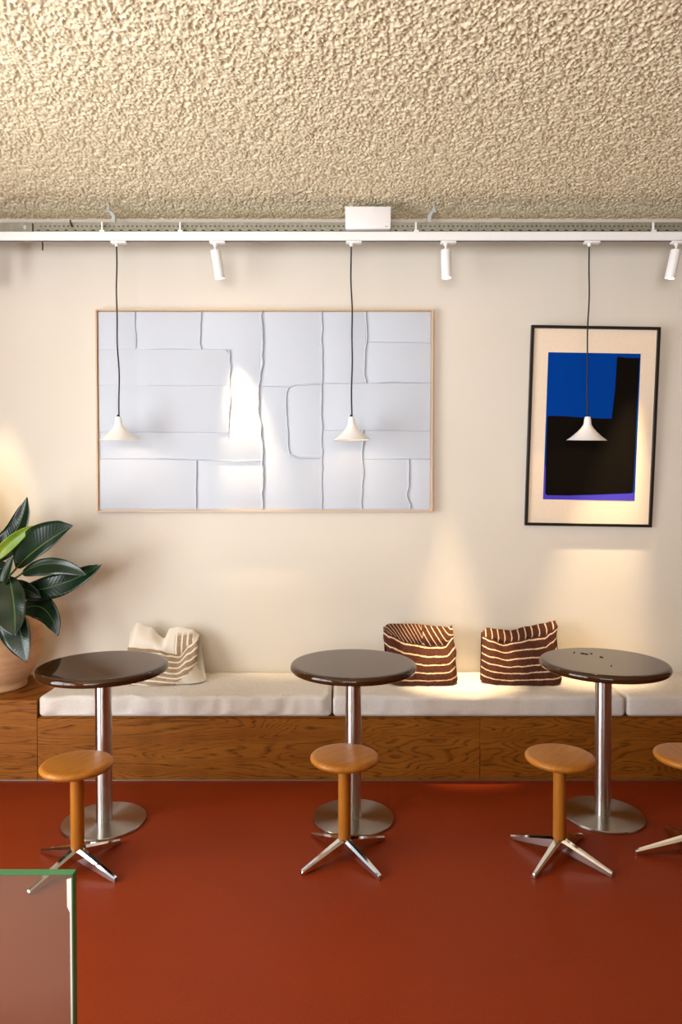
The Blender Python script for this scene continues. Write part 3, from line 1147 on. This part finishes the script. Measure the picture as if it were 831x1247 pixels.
pA = thing('throw_pillow', 'square brown cream-striped pillow, left one of the brown pair, its top slumped', 'pillow', (0.462, 3.895, PADZ), (0, 0, R(1)), 'throw pillows on the bench')
link('cover', me, pA)
# brown pillow B (right of the pair)
me = pillow_mesh(0.448, lambda u: ZP + 0.012 * abs(u) ** 6, lerp_pts([(-1, 0.250), (-0.75, 0.236), (-0.4, 0.210), (-0.1, 0.226), (0.3, 0.244), (0.62, 0.256), (0.82, 0.285), (1, 0.312)]),
                 lerp_pts([(-1, 0.258), (-0.8, 0.286), (-0.45, 0.278), (-0.15, 0.272), (0.3, 0.296), (0.7, 0.314), (0.95, 0.328), (1, 0.334)]), 0.150, M['brown'],
                 lambda u, v: 0.25 + 6.2 * v + 0.2 * ns(u * 2 + 8, v * 3), lambda u, v: (5.6 * (u - 0.05 * v) + 0.2, 1.0),
                 lambda v: -0.012 + 0.030 * v, lambda v: 0.01 * math.sin(v * 7), lambda u, v: 0.018 * ns(u * 3 + 14, v * 4) + 0.014 * ns(u * 7 + 3, v * 2))
pB = thing('throw_pillow', 'brown cream-striped pillow beside the right-hand table, its right corner peaked', 'pillow', (1.036, 3.895, PADZ), (0, 0, R(-2)), 'throw pillows on the bench')
link('cover', me, pB)


# cream pillow with tan stripes, crumpled
def mask1(u, v):
    return 0.0 if (u > 0.45 and v < 0.30 - 0.5 * (0.8 - u)) else 1.0


def band1(u, v):
    return (6.0 * u + 0.1, 1.0 if 0.30 < u < 0.86 and v < 0.72 else 0.0)


me = pillow_mesh(0.41, lambda u: ZP + 0.006 * abs(u) ** 6, lerp_pts([(-1, 0.190), (-0.5, 0.178), (-0.1, 0.170), (0.15, 0.150), (0.45, 0.140), (0.75, 0.20), (1, 0.235)]),
                 lerp_pts([(-1, 0.262), (-0.80, 0.318), (-0.45, 0.290), (-0.05, 0.226), (0.12, 0.282), (0.35, 0.290), (0.75, 0.276), (1, 0.245)]), 0.140, M['tan'],
                 lambda u, v: 0.3 + 6.4 * v - 1.0 * u * v + 0.6 * u, band1,
                 lambda v: -0.006 * math.sin(v * 9), lambda v: 0.055 * (1 - min(1, v * 3.2)) - 0.008, lambda u, v: 0.020 * ns(u * 3 + 24, v * 4) + 0.016 * ns(u * 7 + 3, v * 3), mask1)
pC = thing('throw_pillow', 'crumpled cream pillow with tan stripes behind the table nearest the plant', 'pillow', (-1.03, 3.895, PADZ + 0.002), (0, 0, R(4)), 'throw pillows on the bench')
link('cover', me, pC)

# ------------------------------------------------------------------ potted plant
plant = thing('potted_plant', 'large leafy green plant in a pale round clay pot on the oak platform', 'plant', (-1.965, 3.868, PT))
link('pot', lathe([(0, 0.0), (0.150, 0.0), (0.160, 0.004), (0.163, 0.018), (0.160, 0.034), (0.165, 0.044), (0.195, 0.085), (0.228, 0.150), (0.246, 0.215), (0.252, 0.275), (0.246, 0.335),
                   (0.228, 0.385), (0.205, 0.415), (0.203, 0.430), (0.196, 0.434), (0.188, 0.428), (0.190, 0.410), (0.205, 0.385), (0.0, 0.380)], M['clay'], 72, 60), plant)
link('soil', lathe([(0, 0.388), (0.12, 0.386), (0.203, 0.3815)], M['soil'], 40), plant)


def leaf(base, bend, tip, wl, wr, side, fold, mat, wave=0.0, widest=0.40, thick=0.0012, seed=0):
    """leaf blade in plant coordinates along a bent midrib; side is the direction of its right half (width wr),
    fold lifts both halves off the midrib, wave ripples the margin"""
    B, Tp, ctrl = Vector(base), Vector(tip), Vector(bend)
    w = (wl + wr) / 2
    nv, nu = 22, 8
    sd = Vector(side).normalized()
    V, LU, LV, F = [], [], [], []
    for i in range(nv + 1):
        t = i / nv
        p = B * (1 - t) ** 2 + ctrl * (2 * t * (1 - t)) + Tp * t * t
        d = ((ctrl - B) * (1 - t) + (Tp - ctrl) * t).normalized()
        s = (sd - d * sd.dot(d)).normalized()
        nrm = d.cross(s).normalized()
        if nrm.y > 0:
            nrm = -nrm
        prof = math.sin(PI * min(1.0, t ** (math.log(0.5) / math.log(widest)))) ** 0.62 if 0 < t < 1 else 0.0
        prof = max(prof, 0.02 * (1 - t))
        if t > 0.86:
            prof *= 0.55 + 0.45 * ((1 - t) / 0.14)
        for j in range(nu + 1):
            u = -1 + 2 * j / nu
            q = p + s * (u * (wr if u > 0 else wl) * prof) - d * (0.25 * w * max(0.0, 1 - t * 5) * abs(u)) + nrm * (abs(u) ** 1.3 * fold * w * prof + wave * w * prof * math.sin(t * 11 + seed + u) * abs(u))
            V.append(tuple(q))
            LU.append(u)
            LV.append(t)
    for i in range(nv):
        for j in range(nu):
            a = i * (nu + 1) + j
            F.append((a, a + 1, a + nu + 2, a + nu + 1))
    me = bpy.data.meshes.new('m')
    me.from_pydata(V, [], F)
    for nm, dd in (('lu', LU), ('lv', LV)):
        at = me.attributes.new(nm, 'FLOAT', 'POINT')
        at.data.foreach_set('value', dd)
    finish(me, mat, True, 80)
    o = link('leaf', me, plant)
    md = o.modifiers.new('thickness', 'SOLIDIFY')
    md.thickness = thick
    return o


OX, OY, OZ = plant.location
LEAVES = [  # base, bend point, tip (world), half widths, side, fold, wave
    ((-2.003, 3.86, 1.177), (-1.792, 3.8, 1.265), (-1.73, 3.76, 1.517), 0.060, 0.079, (0.84, -0.15, -0.55), 0.25, 0.1, 'leaf'),
    ((-1.899, 3.72, 1.171), (-1.789, 3.7, 1.294), (-1.66, 3.68, 1.361), 0.031, 0.036, (0.65, 0.3, -0.76), 0.4, 0.05, 'leaf_y'),
    ((-1.755, 3.7, 1.142), (-1.621, 3.66, 1.261), (-1.415, 3.6, 1.365), 0.120, 0.045, (0.59, -0.25, -0.81), 0.06, 0.07, 'leaf'),
    ((-1.804, 3.8, 0.98), (-1.522, 3.76, 1.013), (-1.293, 3.68, 1.153), 0.064, 0.069, (0.32, -0.3, -0.95), 0.08, 0.09, 'leaf'),
    ((-1.729, 3.7, 1.106), (-1.542, 3.66, 1.217), (-1.351, 3.62, 1.097), 0.031, 0.067, (-0.05, -0.4, -1.00), 0.10, 0.08, 'leaf'),
    ((-1.778, 3.8, 0.888), (-1.622, 3.76, 0.972), (-1.54, 3.7, 0.757), 0.069, 0.069, (-0.61, -0.2, -0.79), 0.08, 0.08, 'leaf'),
    ((-1.781, 3.66, 1.071), (-1.709, 3.58, 0.933), (-1.681, 3.5, 0.798), 0.062, 0.123, (-1.00, -0.15, -0.09), 0.08, 0.08, 'leaf'),
    ((-1.772, 3.62, 0.918), (-1.666, 3.56, 0.841), (-1.632, 3.52, 0.657), 0.052, 0.105, (-0.95, -0.15, -0.32), 0.08, 0.08, 'leaf'),
    ((-1.826, 3.66, 1.026), (-1.789, 3.64, 1.117), (-1.743, 3.62, 1.202), 0.031, 0.031, (0.94, -0.3, -0.34), 0.3, 0.04, 'leaf'),
    ((-1.867, 3.76, 1.013), (-1.748, 3.74, 1.034), (-1.641, 3.72, 0.964), 0.045, 0.054, (-0.25, -0.4, -0.97), 0.2, 0.05, 'leaf'),
    ((-2.005, 3.8, 1.063), (-1.916, 3.78, 1.129), (-1.825, 3.76, 1.122), 0.055, 0.055, (0.32, -0.3, -0.95), 0.2, 0.05, 'leaf'),
    ((-1.907, 3.68, 0.984), (-1.936, 3.6, 0.908), (-1.902, 3.5, 0.691), 0.080, 0.080, (-0.97, -0.2, 0.26), 0.08, 0.08, 'leaf'),
    ((-2.027, 3.86, 1.121), (-2.154, 3.8, 1.265), (-2.283, 3.75, 1.359), 0.093, 0.084, (0.58, -0.3, 0.81), 0.08, 0.08, 'leaf'),
    ((-2.016, 3.82, 1.056), (-2.195, 3.75, 1.132), (-2.346, 3.7, 1.039), 0.078, 0.083, (-0.08, -0.4, 1.00), 0.08, 0.08, 'leaf'),
    ((-2.037, 3.9, 1.211), (-2.08, 3.88, 1.447), (-2.16, 3.86, 1.679), 0.080, 0.084, (0.95, -0.2, 0.30), 0.08, 0.08, 'leaf'),
    ((-1.975, 3.8, 0.897), (-2.057, 3.7, 0.936), (-2.078, 3.6, 0.712), 0.078, 0.078, (-0.73, -0.2, 0.68), 0.08, 0.08, 'leaf'),
]
loc = Vector((OX, OY, OZ))
for i, (b, c, t, wl, wr, sd, fo, wa, mt) in enumerate(LEAVES):
    lf = leaf(Vector(b) - loc, Vector(c) - loc, Vector(t) - loc, wl, wr, sd, fo, M[mt], wa, seed=i * 1.7)
    if mt == 'leaf_y':
        lf['label'] = 'yellow-green narrow young leaf'
    root = Vector((OX + 0.05 * math.cos(i * 2.4), OY + 0.05 * math.sin(i * 2.4), PT + 0.385)) - loc
    bb = Vector(b) - loc
    d = (Vector(c) - Vector(b)).normalized()
    P = []
    for k in range(9):
        q = k / 8
        c1 = root + Vector((0, 0, 0.6 * (bb.z - root.z)))
        c2 = bb - d * 0.06 + Vector((0, 0, -0.02))
        P.append(root * (1 - q) ** 3 + c1 * 3 * q * (1 - q) ** 2 + c2 * 3 * q * q * (1 - q) + (bb + d * 0.01) * q ** 3)
    link('stem', tube(P, [0.0085 - 0.0005 * k for k in range(9)], M['stem'], 8), plant)

# ------------------------------------------------------------------ unseen counter added outside the frame to shade the right-hand floor
ct = thing('service_counter', 'long dark wooden service counter on the camera side of the room, right of the glass', 'counter', (1.75, -0.2, 0))
link('body', box(-2.45, 1.6, -0.45, 0.55, 0.0, 1.0, M['dark_wood'], 0.004, 1), ct)
link('worktop', box(-2.48, 1.62, -0.48, 0.60, 1.0005, 1.04, M['top'], 0.004, 1), ct)

# ------------------------------------------------------------------ glass screen by the camera
gl = thing('glass_screen', 'clear glass screen with green polished edges standing at the lower left corner', 'glass screen', (-0.259, 0.655, 0))
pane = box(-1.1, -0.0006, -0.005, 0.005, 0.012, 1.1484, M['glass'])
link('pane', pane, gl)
link('polished_edge', box(-0.0005, 0, -0.0046, 0.0046, 0.012, 1.149, M['glass_edge']), gl, label='green side edge')
link('polished_edge', box(-1.1, -0.0006, -0.0046, 0.0046, 1.1485, 1.149, M['glass_edge']), gl, label='green top edge')
cv = [(-0.0008, 0.03), (-0.0008, 1.146), (-0.0054, 1.1445), (-0.0052, 1.118), (-0.0026, 1.112), (-0.0024, 0.03)]  # pale strip paints in the bright reflection inside the glass edge
link('chamfer', py_mesh([(x, -0.0054, z) for x, z in cv] + [(x, -0.0051, z) for x, z in cv],
                        [tuple(range(6)), tuple(range(11, 5, -1))] + [(k, (k + 1) % 6, (k + 1) % 6 + 6, k + 6) for k in range(6)], M['glass_chamfer'], False), gl, label='bright polished chamfer')
link('floor_channel', box(-1.1, 0, -0.014, 0.014, 0.0, 0.0118, M['alu']), gl)
